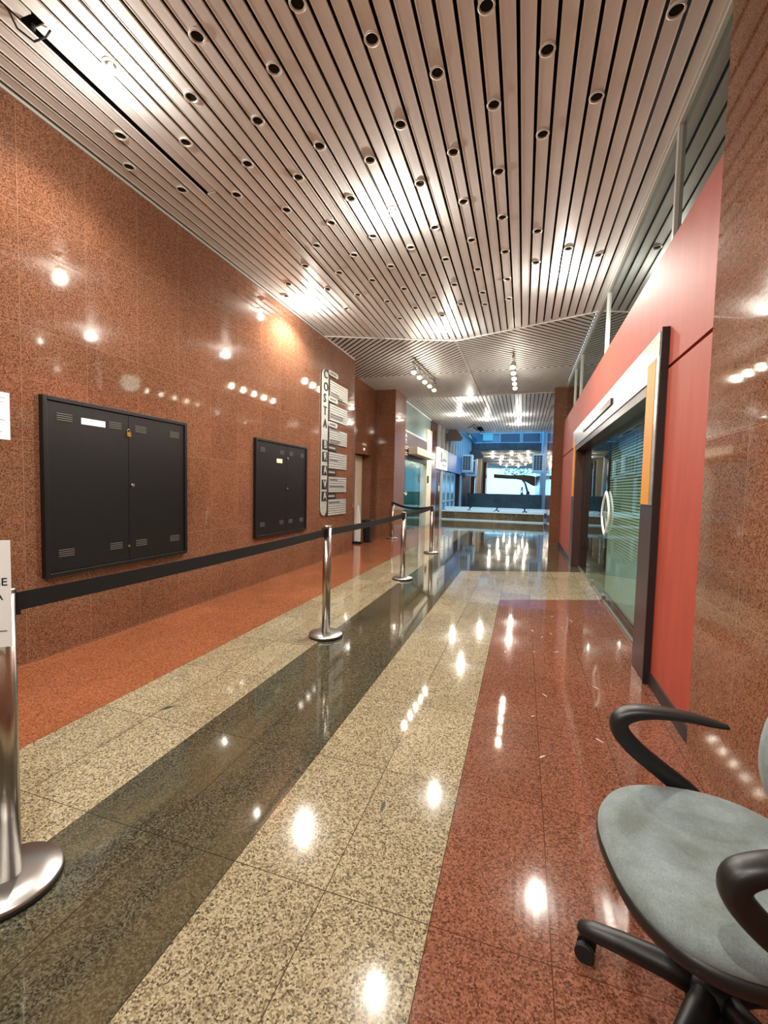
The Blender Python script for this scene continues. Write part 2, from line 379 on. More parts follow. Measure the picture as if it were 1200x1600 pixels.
MB().box((.985,3.83,0),(1.02,8.5,.02)).obj('floor_rail',M_grille,p)
MB().box((.975,5.94,.015),(1.02,6.10,.07)).box((.975,6.86,.015),(1.02,7.0,.07)).obj('floor_hinge',M_chrome,p)
for sgn in (1,-1):
    pts=[];n=16
    for i in range(n+1):
        a=-1+2*i/n; pts.append((.980,5.985+sgn*(.235*(1-a*a)),1.09+.265*a))
    hd=MB().sweep(pts,[(.018,.014)]*(n+1),up=(1,0,0),seg=8); hd.obj('handle',M_white if False else M_wht,p)
MB().cyl((.965,6.0,1.08),(1.0,6.0,1.08),.035).box((.96,5.9,1.055),(.998,6.1,1.11)).obj('lock',M_chrome,p)
# venetian blinds inside
bl=thing('venetian_blind','wide pale slatted blind hanging behind the glass shop front','blind',(1.12,5.15,2.1))
s_=MB()
for i in range(62):
    z=-.04-i*.033; s_.box((-.013,-1.45,z),(.013,1.45,z+.002),Matrix.Translation((0,0,z))@Matrix.Rotation(-1.1,4,'Y')@Matrix.Translation((0,0,-z)))
s_.obj('slats',M_blind,bl); MB().box((-.02,-1.46,-.03),(.02,1.46,.01)).obj('head_rail',M_alu,bl)
MB().box((-.012,-1.45,-2.09),(.012,1.45,-2.07)).obj('bottom_rail',M_alu,bl)

# ------------------------------------------------------------ ceiling
ce=MB(); ce.box((XL-1.2,Y0,4.06),(XG,20.7,4.12)); struct(ce.obj('ceiling_void',M_void))
XC=-1.235; PK=(7.07,7.85); YC=9.95; YE=12.45
P=.1083; GAP=.022; X00=-.94
fold=lambda x: PK[1]-(PK[1]-PK[0])*abs(x-XC)/(XG-XC)
sl=MB()
def slat(m,poly,z=CEIL,t=.010):
    poly=clean(poly)
    if len(poly)<3: return
    m.prism(poly,z,z+t,mi=0,mside=1)
    xs=sorted(set(round(p[0],4) for p in poly))
    if len(poly)==4 and len(xs)==2 and xs[1]-xs[0]<.12:   # rolled lips on both long edges, pale to imitate lit slat sides
        for x,sg in ((xs[0],1),(xs[1],-1)):
            ys=[p[1] for p in poly if abs(p[0]-x)<1e-3]
            a,b=min(ys),max(ys); m.box((min(x,x+sg*.006),a,z-.0025),(max(x,x+sg*.006),b,z-.0001),mi=1)
k0=int(math.floor((XL-X00)/P)); k1=int(math.ceil((XG-X00)/P))
for k in range(k0,k1+1):
    c=X00+k*P; x0=max(c-P/2+GAP/2,XL+.015); x1=min(c+P/2-GAP/2,XG-.012)
    if x1-x0<.01: continue
    y=Y0; 
    dz=random.uniform(-.002,.002)
    ya,yb=fold(x0)-.02,fold(x1)-.02
    if -2.80<c<-2.69:   # a slat with a break and a shifted piece
        slat(sl,[(x0,Y0),(x1,Y0),(x1,1.86),(x0,1.86)],CEIL+dz)
        slat(sl,[(x0+.018,1.93),(x1+.01,1.93),(x1,3.4),(x0+.012,3.4)],CEIL+.012)
        slat(sl,[(x0,3.403),(x1,3.403),(x1,yb),(x0,ya)],CEIL+dz)
    elif -2.48<c<-2.37: # one lighter, slightly lowered slat
        slat(sl,[(x0,Y0),(x1,Y0),(x1,4.1),(x0,4.1)],CEIL+dz); slat(sl,[(x0,4.1),(x1,4.1),(x1,yb),(x0,ya)],CEIL-.010)
    else:
        slat(sl,[(x0,Y0),(x1,Y0),(x1,yb),(x0,ya)],CEIL+dz)
struct(sl.obj('ceiling',[M_slat,M_edge]))
# chevron bay with diamond rings of slats
ch=MB()
def quad(sx,sy):
    xr=XG-.01 if sx>0 else (-3.9)
    if sy<0:
        poly=[(XC,YC),(XC,PK[1]+.02),((XG if sx>0 else XL),PK[0]+.02)]
        if sx>0: poly+=[(xr,PK[0]+.02),(xr,YC)]
        else: poly+=[(XL,8.55),(-3.9,8.55),(-3.9,YC)]
        parts=[poly]
        if sx<0: parts=[[(XC,YC),(XC,PK[1]+.02),(XL+.012,PK[0]+.02),(XL+.012,YC)],[(XL+.012,8.55),(-3.9,8.55),(-3.9,YC),(XL+.012,YC)]]
    else:
        if sx>0: parts=[[(XC,YC),(xr,YC),(xr,YE),(XC,YE)]]
        else: parts=[[(XC,YC),(-3.9,YC),(-3.9,11.29),(XC,11.29)],[(XC,11.29),(-3.32,11.29),(-3.32,YE),(XC,YE)]]
    r2=math.sqrt(.5); n=(sx*r2,sy*r2)
    for pt in parts:
        ori=pt
        for k in range(0,48):
            a=k*.1; b=a+.1-.036
            base=n[0]*XC+n[1]*YC
            q=clip(ori,(n[0],n[1]),base+b)
            if len(q)<3: continue
            q=clip(q,(-n[0],-n[1]),-(base+a))
            if len(q)>=3: slat(ch,q,t=.004)
for sx in (1,-1):
    for sy in (1,-1): quad(sx,sy)
struct(ch.obj('ceiling_chevron_bay',[M_slat2,M_edge]))
tr=MB()
def bar(a,b,wd,m,z0=CEIL-.012,z1=CEIL+.03):
    a=Vector((a[0],a[1],0));b=Vector((b[0],b[1],0));d=(b-a).normalized();s=Vector((-d.y,d.x,0))*wd/2
    m.prism([(a+s)[:2],(b+s)[:2],(b-s)[:2],(a-s)[:2]],z0,z1)
bar((XL+.01,PK[0]),(XC,PK[1]),.02,tr); bar((XC,PK[1]),(XG-.005,PK[0]),.02,tr); bar((XC,PK[1]),(XC,YE),.018,tr); bar((-3.33,YE),(XG-.005,YE),.025,tr)
struct(tr.obj('trim_1',M_slat2))
tr=MB(); tr.box((XL,Y0,CEIL-.02),(XL+.014,8.5,CEIL+.02)); tr.box((XG-.014,2.66,CEIL-.004),(XG+.0,11.9,CEIL+.02)); struct(tr.obj('trim_2',M_alu))
# far bay
fb=MB(); YF=20.7
k0=int(math.floor((-3.43-X00)/P)); k1=int(math.ceil((.93-X00)/P)); random.seed(4)
for k in range(k0,k1+1):
    c=X00+k*P; x0=max(c-P/2+GAP/2,-3.43); x1=min(c+P/2-GAP/2,.92)
    if x1-x0<.01: continue
    if x1>.65: segs=[(YE+.02,11.0)]
    y=YE+.02; cuts=[]
    if k%3==0 or random.random()<.25:
        yy=y+random.choice([.6,1.1,1.6])
        while yy<YF-.6:
            cuts.append((yy,yy+.03)); cuts.append((yy+.34,yy+.37)); yy+=1.35
    pos=y
    for a,b in cuts:
        slat(fb,[(x0,pos),(x1,pos),(x1,a),(x0,a)],CEIL+.004,.004); pos=b
    if 13.4>0 and abs(c+1.9)<.12: 
        slat(fb,[(x0,pos),(x1,pos),(x1,18.6),(x0,18.6)],CEIL+.004,.004); continue
    slat(fb,[(x0,pos),(x1,pos),(x1,YF),(x0,YF)],CEIL+.004,.004)
struct(fb.obj('ceiling_far_bay',[M_slat,M_edge]))
for (x,y,a) in ((-1.95,18.4,.5),(-2.05,17.6,-.4),(-.62,18.0,.2)):
    hp=MB().box((-.05,-.28,-.012),(.05,.28,.0),Matrix.Rotation(.35,4,'X')).obj('loose_ceiling_slat',M_sign); hp.location=(x,y,CEIL-.11); hp.rotation_euler=(0,0,a)
    tag(hp,{.5:'dark broken slat hanging from the far ceiling, nearer the courtyard',-.4:'dark broken slat hanging just beside another in the far ceiling',.2:'dark loose slat hanging between the far ceiling lamps'}[a],'ceiling panel','broken slats hanging from the far ceiling')
hc=MB(); hc.cyl((0,0,0),(0,0,-.035),.01,8); 
for i in range(9):
    pass
hc.sweep([(-.05,-.1,.0),(-.07,-.04,-.04),(-.04,.03,-.055),(.03,.05,-.03),(.05,.06,.01)],[(.006,.006)]*5,up=(0,0,1),seg=6)
cb=hc.obj('loose_cable',M_rubber); cb.location=(-2.78,1.9,CEIL-.005); tag(cb,'short black cable hanging from the gap in a broken ceiling slat','cable')

# ------------------------------------------------------------ downlights
def downlight(lit,x,y,z=CEIL):
    t=thing('ceiling_downlight','','downlight',(x,y,z))
    MB().lathe([(.036,.0),(.046,.0),(.048,-.012),(.041,-.014),(.036,-.012),(.036,.0)],28,cap=False).obj('rim',M_ring,t)
    MB().lathe([(.0,-.002),(.0365,-.002),(.0365,.001),(0,.001)],24,cap=False).obj('recess',M_can,t)
    if lit:
        MB().lathe([(.012,-.002),(.013,-.012),(.022,-.026),(.025,-.042),(.019,-.060),(0,-.068)],16).obj('bulb',M_bulb,t)
    return t
PORTS=[(-1.92,2.22),(-1.59,2.52),(-2.24,2.54),(-1.92,2.83),(-3.0,2.66),(-2.58,2.85),(-3.2,2.93),(-3.0,3.28),(-2.24,3.17),(-1.91,3.42),(-1.58,3.16),(-2.57,3.47),(-2.23,3.78),(-1.91,4.08),(-1.59,3.79),(-1.59,4.41),(-1.26,3.4),(-.94,3.14),(-.94,3.77),(-.62,2.83),(-.94,2.52),(-1.27,2.23),(-.29,2.53),(.03,2.87),(.68,2.84),(.36,3.29),(-.29,3.16),(.03,3.51),(-.62,3.5),(-.29,3.81),(-.62,4.11),(-.62,4.75),(-.3,4.44),(-.3,5.07),(.01,4.76),(.36,5.18),(.68,5.4),(-.94,4.43),(-1.27,4.72),(-.94,5.06),(-.63,5.38),(-.3,5.72),(.01,5.39),(-2.58,4.77),(-2.24,4.41),(-2.98,5.13),(-3.21,5.44),(-2.59,5.4),(-2.24,5.03),(-1.92,4.7),(-1.91,5.32),(-1.59,5.05),(-1.59,5.65),(-1.27,5.35),(-1.27,6.0),(-.95,5.70),(-.95,6.3),(-.6,6.4),(-.3,6.3),(-.62,6.02),(-2.24,5.66),(-1.92,5.96),(-1.59,6.27),(-.62,2.2),(-1.92,6.6),(.36,2.2),(-2.58,6.05),(-1.27,6.64)]
snap=lambda x: X00+round((x-X00)/P)*P
proto=downlight(False,snap(PORTS[0][0]),PORTS[0][1]); proto['label']='unlit black-holed downlight with white rim in the slatted ceiling'; proto['group']='unlit downlights in the slatted ceiling'
for x,y in PORTS[1:]: dup(proto,(snap(x),y,CEIL))
LIT=[(-2.56,2.21,'lit downlight nearest the camera at upper left, beside the broken slat'),(-1.265,4.05,'lit downlight near the middle of the slatted ceiling'),(-3.0,5.75,'lit downlight close to the left granite wall, behind the pale slat'),(-1.265,7.2,'lit downlight just before the point of the ceiling chevron'),(.36,5.74,'lit downlight on the right near the clerestory glass')]
lp=None
for i,(x,y,lb) in enumerate(LIT):
    if i==0: lp=downlight(True,snap(x),y); t=lp; t['group']='lit downlights in the slatted ceiling'
    else: t=dup(lp,(snap(x),y,CEIL))
    t['label']=lb; 
    downbeam(t,LAMP_W)
for i,(x,y,lb) in enumerate([(-2.24,.3,'added fill downlight behind the camera near the left wall'),(-.29,-.3,'added fill downlight behind the camera near the pier'),(-1.6,-2.6,'added fill downlight deep behind the camera')]):  # unseen downlights, added to fill the corridor with light
    t=dup(lp,(snap(x),y,CEIL),label=lb)
    downbeam(t,LAMP_W)
FAR=[(-1.64,12.95,'lit far downlight just past the chevron bay, leftmost of its bay but one'),(-2.24,15.5,'lit far downlight closest to the sign band of the left shop'),(-1.32,16.65,'lit far downlight in the centre of the far bay'),(-.30,15.85,'upper of the two lit far downlights on the right'),(-.32,18.1,'lower of the two lit far downlights on the right, nearest the courtyard')]
for x,y,lb in FAR:
    t=dup(lp,(snap(x),y,CEIL),label=lb,group='lit downlights in the far bay')
    downbeam(t,LAMP_W*.8)

# ------------------------------------------------------------ track lights
def track(x0,y0,x1,y1,lb,tilt):
    cx,cy=(x0+x1)/2,(y0+y1)/2; L_=math.hypot(x1-x0,y1-y0); rz=math.atan2(y1-y0,x1-x0)-math.pi/2
    t=thing('track_light',lb,'track light',(cx,cy,CEIL),rz,'track lights under the chevron ceiling')
    MB().box((-.018,-L_/2-.12,-.115),(.018,L_/2+.12,-.085)).obj('track_bar',M_grille,t)
    rd=MB()
    for yy in (-L_/2,L_/2): rd.cyl((0,yy,-.09),(0,yy,.0),.008,8)
    rd.obj('hanger',M_grille,t)
    for i in range(5):
        yy=-L_/2+L_*i/4
        hd=MB(); hd.cyl((0,yy,-.115),(0,yy,-.18),.009,8); hd.lathe([(.018,0),(.03,-.03),(.042,-.08),(.050,-.125),(.047,-.125),(.03,-.05)],16,Matrix.Translation((0,yy,-.165))@Matrix.Rotation(tilt,4,'X'),cap=False)
        h=hd.obj('lamp_head',M_header,t)
        M_=Matrix.Translation((0,yy,-.165))@Matrix.Rotation(tilt,4,'X')
        MB().lathe([(.02,-.06),(.045,-.11),(.047,-.135),(.03,-.152),(0,-.158)],14,M_).obj('bulb',M_bulb,h)
        q=M_@Vector((0,0,-.20)); o=lamp(0,0,0,SPOT_W,.045,(1,.92,.78)); o.parent=t; o.location=q
    return t
track(-2.19,8.72,-2.10,10.36,'left one of two five-lamp tracks hanging under the chevron ceiling',-.35)
track(-.28,8.76,-.27,10.55,'right one of two five-lamp tracks hanging under the chevron ceiling',-.35)

# ------------------------------------------------------------ black wall cabinets
def cabinet(y0,y1,z0,z1,split,lb,first):
    W=y1-y0; H=z1-z0
    t=thing('electrical_cabinet',lb,'cabinet',(XL,(y0+y1)/2,z0),0,'black steel cabinets on the granite wall')
    fr=.032; dd=.045
    m=MB(); m.box((0,-W/2,0),(dd,-W/2+fr,H)); m.box((0,W/2-fr,0),(dd,W/2,H)); m.box((0,-W/2+fr,0),(dd,W/2-fr,fr)); m.box((0,-W/2+fr,H-fr),(dd,W/2-fr,H)); m.box((0,-W/2+fr,fr),(.012,W/2-fr,H-fr))
    m.obj('frame',M_blackm,t,bevel=.003)
    ys=split-(y0+y1)/2
    for a,b,side in ((-W/2+fr+.004,ys-.002,0),(ys+.002,W/2-fr-.004,1)):
        d=MB().box((.013,a,fr+.004),(.033,b,H-fr-.004)).obj('door',M_blackm,t,bevel=.002)
        vw=.12 if first else .11; vz=.05
        ins=.13 if first else .13
        for yy in (a+ins,b-ins+.0):
            for zz in (H-.17,.15):
                v=MB()
                for q in range(4): v.box((.033,yy-vw/2,zz+q*.016),(.0375,yy+vw/2,zz+q*.016+.005))
                v.obj('louvre',M_grille,d)
    if first:
        MB().box((.033,-W/2+.30,H-.175),(.035,-W/2+.51,H-.125)).obj('label_plate',M_white,t)
        MB().box((.030,ys-.018,H-.225),(.045,ys+.018,H-.185)).sweep([(.038,ys-.011,H-.188),(.038,ys-.011,H-.165),(.038,ys,H-.158),(.038,ys+.011,H-.165),(.038,ys+.011,H-.188)],[(.003,.003)]*5,up=(1,0,0),seg=6).obj('padlock',M_brass,t)
        MB().cyl((.033,ys+.035,H*.52),(.05,ys+.035,H*.52),.014,12).obj('knob',M_chrome,t)
        MB().cyl((.033,ys-.004,.16),(.04,ys-.004,.16),.009,10).obj('latch',M_brass,t)
    else:
        MB().box((.033,ys-.27,H-.30),(.035,ys-.12,H-.24)).obj('label_plate',mat('cream label',(222,216,180),.7),t)
        MB().cyl((.033,ys+.03,H-.22),(.046,ys+.03,H-.22),.016,12).cyl((.033,ys+.03,H*.5),(.046,ys+.03,H*.5),.012,12).obj('knob',M_grille,t)
    return t
cabinet(2.31,3.75,.61,1.975,3.045,'larger black steel two-door wall cabinet with white label and brass padlock, nearest the camera',True)
cabinet(4.99,6.42,.63,1.97,5.78,'black steel two-door wall cabinet between the nearer cabinet and the directory sign',False)

# ------------------------------------------------------------ directory sign COSTA BRAVA
t=thing('directory_sign','vertical steel COSTA BRAVA directory with stacked name plaques on the granite wall','sign',(XL,7.0,.82))
R_=Matrix(((0,0,1,0),(1,0,0,0),(0,1,0,0),(0,0,0,1)))   # text plane -> facing +X, reading along +Y
sp=MB(); wd=.24; hh=2.58; y0=-.03
pts=[]
for i in range(9): a=math.pi+math.pi*i/8; pts.append((y0+wd/2+wd/2*math.cos(a),wd/2+wd/2*math.sin(a)))
for i in range(9): a=math.pi*i/8; pts.append((y0+wd/2+wd/2*math.cos(a),hh-wd/2+wd/2*math.sin(a)))
sp.prism(pts,.012,.028,R_); strip=sp.obj('name_strip',M_plq,t,bevel=.002)
sq=MB()
for s,z in zip('COSTA',(3.31,3.09,2.89,2.67,2.45)):
    textobj('letter',s,.215,M_ink,strip,Matrix.Translation((.032,.045+y0,z-.82))@R_,.006)
for s,z in zip('BRAVA',(2.08,1.87,1.63,1.38,1.17)):
    MB().box((.028,y0+.02,z-.82-.085),(.034,y0+.22,z-.82+.085)).obj('letter_tile',M_ink,strip)
    textobj('letter',s,.19,M_alu,strip,Matrix.Translation((.038,y0+.075,z-.82))@R_,.003)
PLQ=[(2.98,3.27),(2.55,2.85),(2.13,2.41),(1.68,1.98),(1.24,1.53),(.81,1.11)]
hdr=[3.39,2.93,2.48,2.055,1.61,1.17]
for (a,b) in PLQ:
    q=MB(); n=7; dz=(b-a)/n
    for i in range(n): q.box((.012,.29,a-.82+i*dz+.003),(.024,1.12,a-.82+(i+1)*dz-.006))
    pq=q.obj('name_plaque',M_plq,t)
    MB().box((.0,.33,a-.82),(.012,1.08,b-.82)).obj('backing',M_skirt,pq)
    ln=MB(); random.seed(int(a*100))
    for i in range(n):
        if random.random()<.3:
            z=a-.82+(i+.5)*dz; ln.box((.024,.32,z-.007),(.0248,.32+random.uniform(.3,.7),z+.009))
    if len(ln.b.verts): ln.obj('engraved_line',M_ink,pq)
    sb=MB()
    for i in range(n+1):
        z=a-.82+(i-.2)*dz; sb.box((.010,.215,z),(.024,.28,z+dz*.6))
    sb.obj('room_number_tab',M_ink,t)
for i,z in enumerate(hdr):
    z-=.82
    m=MB(); pp=[]
    for k in range(7): a=-math.pi/2+math.pi*k/6; pp.append((.60+.04*math.cos(a),z+.045*math.sin(a)))
    for k in range(7): a=math.pi/2+math.pi*k/6; pp.append((.27+.04*math.cos(a),z+.045*math.sin(a)))
    m.prism(pp,.012,.026,R_); hd=m.obj('floor_heading',M_plq if i<3 else M_skirt,t)
    x=MB(); yy=.29
    while yy<.55: x.box((.026,yy,z-.014),(.0275,yy+.022,z+.014)); yy+=.034
    x.obj('heading_text',M_ink if i<3 else M_alu,hd)

# ------------------------------------------------------------ papers
pp=MB().box((XL,1.80,1.62),(XL+.003,2.12,1.94)).obj('wall_notice',M_white); tag(pp,'white paper notice taped to the granite wall left of the larger cabinet','notice')
for i,z in enumerate((1.89,1.86,1.80,1.77,1.68)):
    pass
x=MB()
for z,(a,b) in zip((1.90,1.87,1.75,1.67),((1.84,2.09),(1.9,2.08),(1.85,2.09),(1.9,2.07))): x.box((XL+.003,a,z),(XL+.0036,b,z+.004))
x.obj('printed_line',M_grille,pp)

# ------------------------------------------------------------ stanchions
def stanchion(x,y,lb):
    t=thing('barrier_post',lb,'barrier post',(x,y,0),0,'steel queue barrier posts')
    MB().lathe([(0,0),(.150,0),(.153,.006),(.150,.016)],48).obj('rubber_foot',M_rubber,t)
    MB().lathe([(.151,.016),(.152,.022),(.146,.030),(.07,.036),(.043,.040),(0,.040)],48).obj('base_plate',M_chrome,t)
    MB().lathe([(.037,.038),(.037,.992)],32).obj('pole',M_steel,t)
    MB().lathe([(.039,.985),(.040,.996),(.036,1.0),(0,1.0)],32).obj('cap',M_steel,t)
    MB().box((-.030,-.052,.90),(.030,-.030,.985)).obj('belt_head',M_black,t,bevel=.003)
    MB().box((-.022,.034,.905),(.022,.046,.982)).obj('belt_socket',M_black,t,bevel=.002)
    return t
ST=[(-1.583,.945,'nearest steel barrier post at the left edge, carrying a white paper'),(-1.65,3.54,'second steel barrier post from the camera, on the beige and dark floor border'),(-1.66,6.2,'third steel barrier post in the line, before the belt turns'),(-1.80,8.99,'fourth steel barrier post, where the belt turns toward the left wall'),(-3.28,11.1,'farthest steel barrier post, standing at the granite pillar by the left shop')]
s0=None
for x,y,lb in ST:
    if s0 is None: s0=stanchion(x,y,lb)
    else: dup(s0,(x,y,0),label=lb)
def belt(a,b,za,zb,lb,sag=.0):
    m=MB(); a=Vector(a);b=Vector(b); d=(b-a).normalized(); a=a+d*.056; b=b-d*.056; n=Vector((-d.y,d.x)); N=10
    for i in range(N):
        t0,t1=i/N,(i+1)/N
        p,q=a.lerp(b,t0),a.lerp(b,t1); zz0=za+(zb-za)*t0-sag*4*t0*(1-t0); zz1=za+(zb-za)*t1-sag*4*t1*(1-t1)
        vs=[]
        for pt,z in ((p,zz0),(q,zz1)):
            for s in (-.0015,.0015):
                for h in (-.031,.031): vs.append(m.b.verts.new((pt.x+n.x*s,pt.y+n.y*s,z+h)))
        for f_ in ((0,1,5,4),(2,6,7,3),(1,3,7,5),(0,4,6,2)): m.b.faces.new([vs[j] for j in f_])
    o=m.obj('barrier_belt',M_tape); tag(o,lb,'barrier belt','black belts between the barrier posts')
P_=[(x,y) for x,y,_ in ST]
belt(P_[0],P_[1],.945,.94,'longest-looking black belt, from the nearest post to the second post',.01)
belt(P_[1],P_[2],.94,.945,'black belt between the second and third posts',.012)
belt(P_[2],P_[3],.945,.95,'black belt between the third and fourth posts',.015)
belt(P_[3],P_[4],.95,.945,'black belt running from the fourth post toward the left shop',.07)
# sign on first post
t=thing('post_notice','white printed sheet fixed on the nearest barrier post at the left edge','notice',(-1.512,.932,.98),math.radians(40))
sg=MB().box((-.21,0,-.155),(.0,.003,.18)).obj('sheet',M_white,t)
TM=Matrix(((1,0,0,0),(0,0,-1,0),(0,1,0,0),(0,0,0,1)))
textobj('text','SE',.034,M_ink,sg,Matrix.Translation((-.008,-.001,.050))@TM,.0004,'RIGHT')
textobj('text','A',.034,M_ink,sg,Matrix.Translation((-.020,-.001,.005))@TM,.0004,'RIGHT')
MB().box((-.18,-.0012,-.105),(-.012,0,-.103)).obj('printed_rule',M_ink,sg)

# ------------------------------------------------------------ bin and folded floor sign in the recess
t=thing('waste_bin','black plastic waste bin with raised rim in the granite recess beside the lift door','bin',(-3.60,10.05,0))
MB().lathe([(0,0),(.11,0),(.115,.01),(.15,.52),(.14,.52),(.105,.03),(0,.03)],4,Matrix.Rotation(math.pi/4,4,'Z'),smooth=False,cap=False).obj('body',M_black,t,bevel=.01)
MB().prism([(-.125,-.125),(.125,-.125),(.125,.125),(-.125,.125)],.50,.56,mi=0).obj('lid',M_black,t,bevel=.015)
t=thing('floor_sign','folded white floor sign on a black foot, standing beside the waste bin','floor sign',(-3.74,9.72,0))
MB().prism([(-.07,0),(.07,0),(.075,.35),(.045,.65),(.02,.86),(-.02,.86),(-.035,.65),(-.05,.35)],-.02,.02,Matrix.Rotation(math.pi/2,4,'X')@Matrix.Translation((0,.05,0))).obj('panel',M_wht,t,bevel=.008)
MB().box((-.11,-.08,0),(.11,.08,.05)).obj('foot',M_black,t,bevel=.01)

# ------------------------------------------------------------ left shop beyond the pillar
XS=-3.45
w2=sroot('window_2')
MB().box((XS-.06,12.38,3.10),(XS,15.72,3.96)).obj('upper_glass',M_teal,w2)
MB().box((XS-.02,12.38,3.04),(XS+.03,15.72,3.10)).obj('trim',M_wht,w2)
MB().box((XS-.02,12.38,3.92),(XS+.02,16.6,3.97)).obj('trim',M_wht,w2)
MB().box((XS,13.9,.0),(XS+.0,13.9,.0)) 
MB().box((XS-.02,12.38,.02),(XS-.01,13.95,2.22)).obj('glass_pane',M_glasst,w2)
MB().box((XS-.02,13.97,.02),(XS-.01,15.0,2.22)).obj('glass_pane',M_glasst,w2)
MB().box((XS-.05,15.0,.0),(XS-.01,15.72,2.22)).obj('side_panel',M_teal,w2)
fs=thing('shop_fascia','dark taupe sign band of the left shop with white marks','sign',(XS,14.05,2.22))
MB().box((0,-1.67,0),(.05,1.67,.82)).obj('board',M_sign,fs)
lg=MB(); 
lg.prism([(-1.42,.66),(-1.22,.66),(-1.32,.80)],.05,.056,R_)
lg.lathe([(.05,0),(.085,0),(.085,.006),(.05,.006)],20,Matrix.Translation((.05,-1.32,.53))@Matrix.Rotation(math.pi/2,4,'Y'),cap=False)
for z,a,b in ((.38,-1.62,-1.0),(.32,-1.62,-1.05),(.20,-1.6,-1.0),(.14,-1.55,-1.1)):
    y=a
    while y<b: lg.box((.05,y,z-.018),(.055,y+.045,z+.018)); y+=.07
lg.obj('logo',M_wht,fs)
aw=MB().box((0,-1.5,0),(.28,1.25,.22)).obj('canopy_beam',M_cream,bevel=.01); aw.location=(XS+.09,14.4,2.38); tag(aw,'cream box beam projecting over the left shop entrance','canopy')
struct(MB().box((-3.8,15.72,0),(XS+.06,16.55,3.52)).obj('wall_cream_pillar',M_cream))
struct(MB().box((-3.8,15.72,3.52),(XS-.01,16.55,3.96)).obj('wall_cream_pillar_top',M_teal))
ic=MB().box((XS+.06,15.80,1.56),(XS+.085,16.02,1.82)).obj('intercom_box',M_black); tag(ic,'small black square box fixed on the cream pillar','intercom')
st=MB().box((XS-.008,14.72,1.56),(XS+.0,14.94,1.82)).obj('door_sticker',M_sign); tag(st,'small dark square sticker on the shop glass beside the cream pillar','sticker')
lb_=MB(); lb_.box((XS-.008,12.75,1.18),(XS-.002,12.95,1.22)); lb_.prism([(12.95,1.16),(13.1,1.25),(13.05,1.18),(13.25,1.2),(13.1,1.12)],XS-.008,XS-.002,R_)
o=lb_.obj('glass_decal',M_wht); tag(o,'small white emblem on the teal shop glass','decal')
ls=MB(); ls.box((-6.2,12.38,0),(-6.1,16,4)); ls.box((-6.2,12.3,0),(-3.9,12.38,4)); ls.box((-6.2,15.9,0),(-3.8,16,4)); ls.box((-6.2,12.38,2.9),(XS-.06,16,3.0))
struct(ls.obj('wall_shop_left',mat('teal shop wall',(150,180,178),.7)))
struct(MB().box((-6.2,12.38,-.1),(-4.31,16,0)).obj('floor_shop_left',M_int))
fill_panel_lamp(-4.6,14.2,2.88,170,'added square fill lamp inside the left glass shop')  # added to brighten the interior behind the teal glass
ct=thing('shop_counter','pale low counter inside the left glass shop','counter',(-4.3,13.6,0)); MB().box((-.3,-.8,0),(.3,.8,.95)).obj('body',M_blue,ct); MB().box((-.34,-.84,.95),(.34,.84,1.0)).obj('top',M_wht,ct)

# brown pillar, brown door, lit sign, blue shop in courtyard
struct(MB().box((-3.8,16.55,0),(XS+.03,17.6,3.96)).obj('wall_brown_pillar',M_brown))
d3=sroot('door_3'); MB().box((XS-.06,17.75,0),(XS,18.85,2.14)).obj('door_panel',M_wood,d3)
MB().cyl((XS+.06,18.2,.75),(XS+.06,18.2,1.6),.02,8).obj('handle',M_chrome,d3)
struct(MB().box((-3.8,17.6,0),(XS+.01,17.75,2.2)).box((-3.8,18.85,0),(XS+.03,19.2,2.2)).obj('trim_3',M_alu))
ls=thing('lit_shop_sign','white backlit sign with dark script above the brown door, turning blue at its far end','sign',(XS,20.2,2.18))
MB().box((0,-2.5,.0),(.10,-.2,.88)).obj('lit_panel',M_litsign,ls); MB().box((0,-.2,.0),(.10,4.4,.88)).obj('blue_panel',mat('sky blue panel',(110,165,215),.35),ls)
sc=MB(); sc.sweep([(.11,-1.95,.30),(.11,-1.9,.62),(.11,-1.78,.72),(.11,-1.76,.5),(.11,-1.86,.34),(.11,-1.6,.34),(.11,-1.45,.46),(.11,-1.3,.36),(.11,-1.15,.48),(.11,-1.0,.36),(.11,-.8,.45),(.11,-.6,.38)],[(.02,.006)]*12,up=(1,0,0),seg=6)
sc.sweep([(.11,-1.7,.2),(.11,-1.2,.16),(.11,-.7,.22)],[(.012,.005)]*3,up=(1,0,0),seg=6); sc.obj('script',M_skirt,ls)
# courtyard left wall: panels, fins
cw=MB(); cw.box((-3.9,16.55,3.96),(XS-.2,30,9)); cw.box((-3.9,17.6,2.2),(XS-.02,30,3.96)); cw.box((-3.9,24.8,-.3),(XS-.02,30,2.2)); cw.box((-3.9,19.2,-.3),(-3.6,24.8,2.2))
struct(cw.obj('wall_courtyard_left',mat('dark umber render',(62,48,46),.6)))
w3=sroot('window_3')
MB().box((XS-.03,19.3,0.0),(XS-.01,23.0,2.15)).obj('pane',mat('pale blue shop glass',(120,175,200),.12,0,.8),w3)
m=MB()
for y in (19.25,20.4,21.6,22.9): m.box((XS-.04,y,0),(XS+.02,y+.08,2.15))
m.box((XS-.04,19.25,.75),(XS+.02,22.98,.82)); m.obj('window_frame',M_blue,w3)
MB().box((XS-.01,24.9,-.2),(XS+.05,25.4,2.15)).obj('trim',M_blue,w3)
fins=sroot('trim_4')
for i in range(13):
    y=18.0+i*.92; MB().box((XS-.02,y,3.08),(XS+.10,y+.22,4.5)).obj('fin',M_blue if i>5 else M_alu,fins)
pp=MB()
for z,x in ((4.55,-3.35),(4.75,-3.2)): pp.cyl((x,20.9,z),(x,29.9,z),.07,10)
o=pp.obj('service_pipe',M_blue); tag(o,'pair of blue grey pipes running high along the courtyard left wall','pipe')
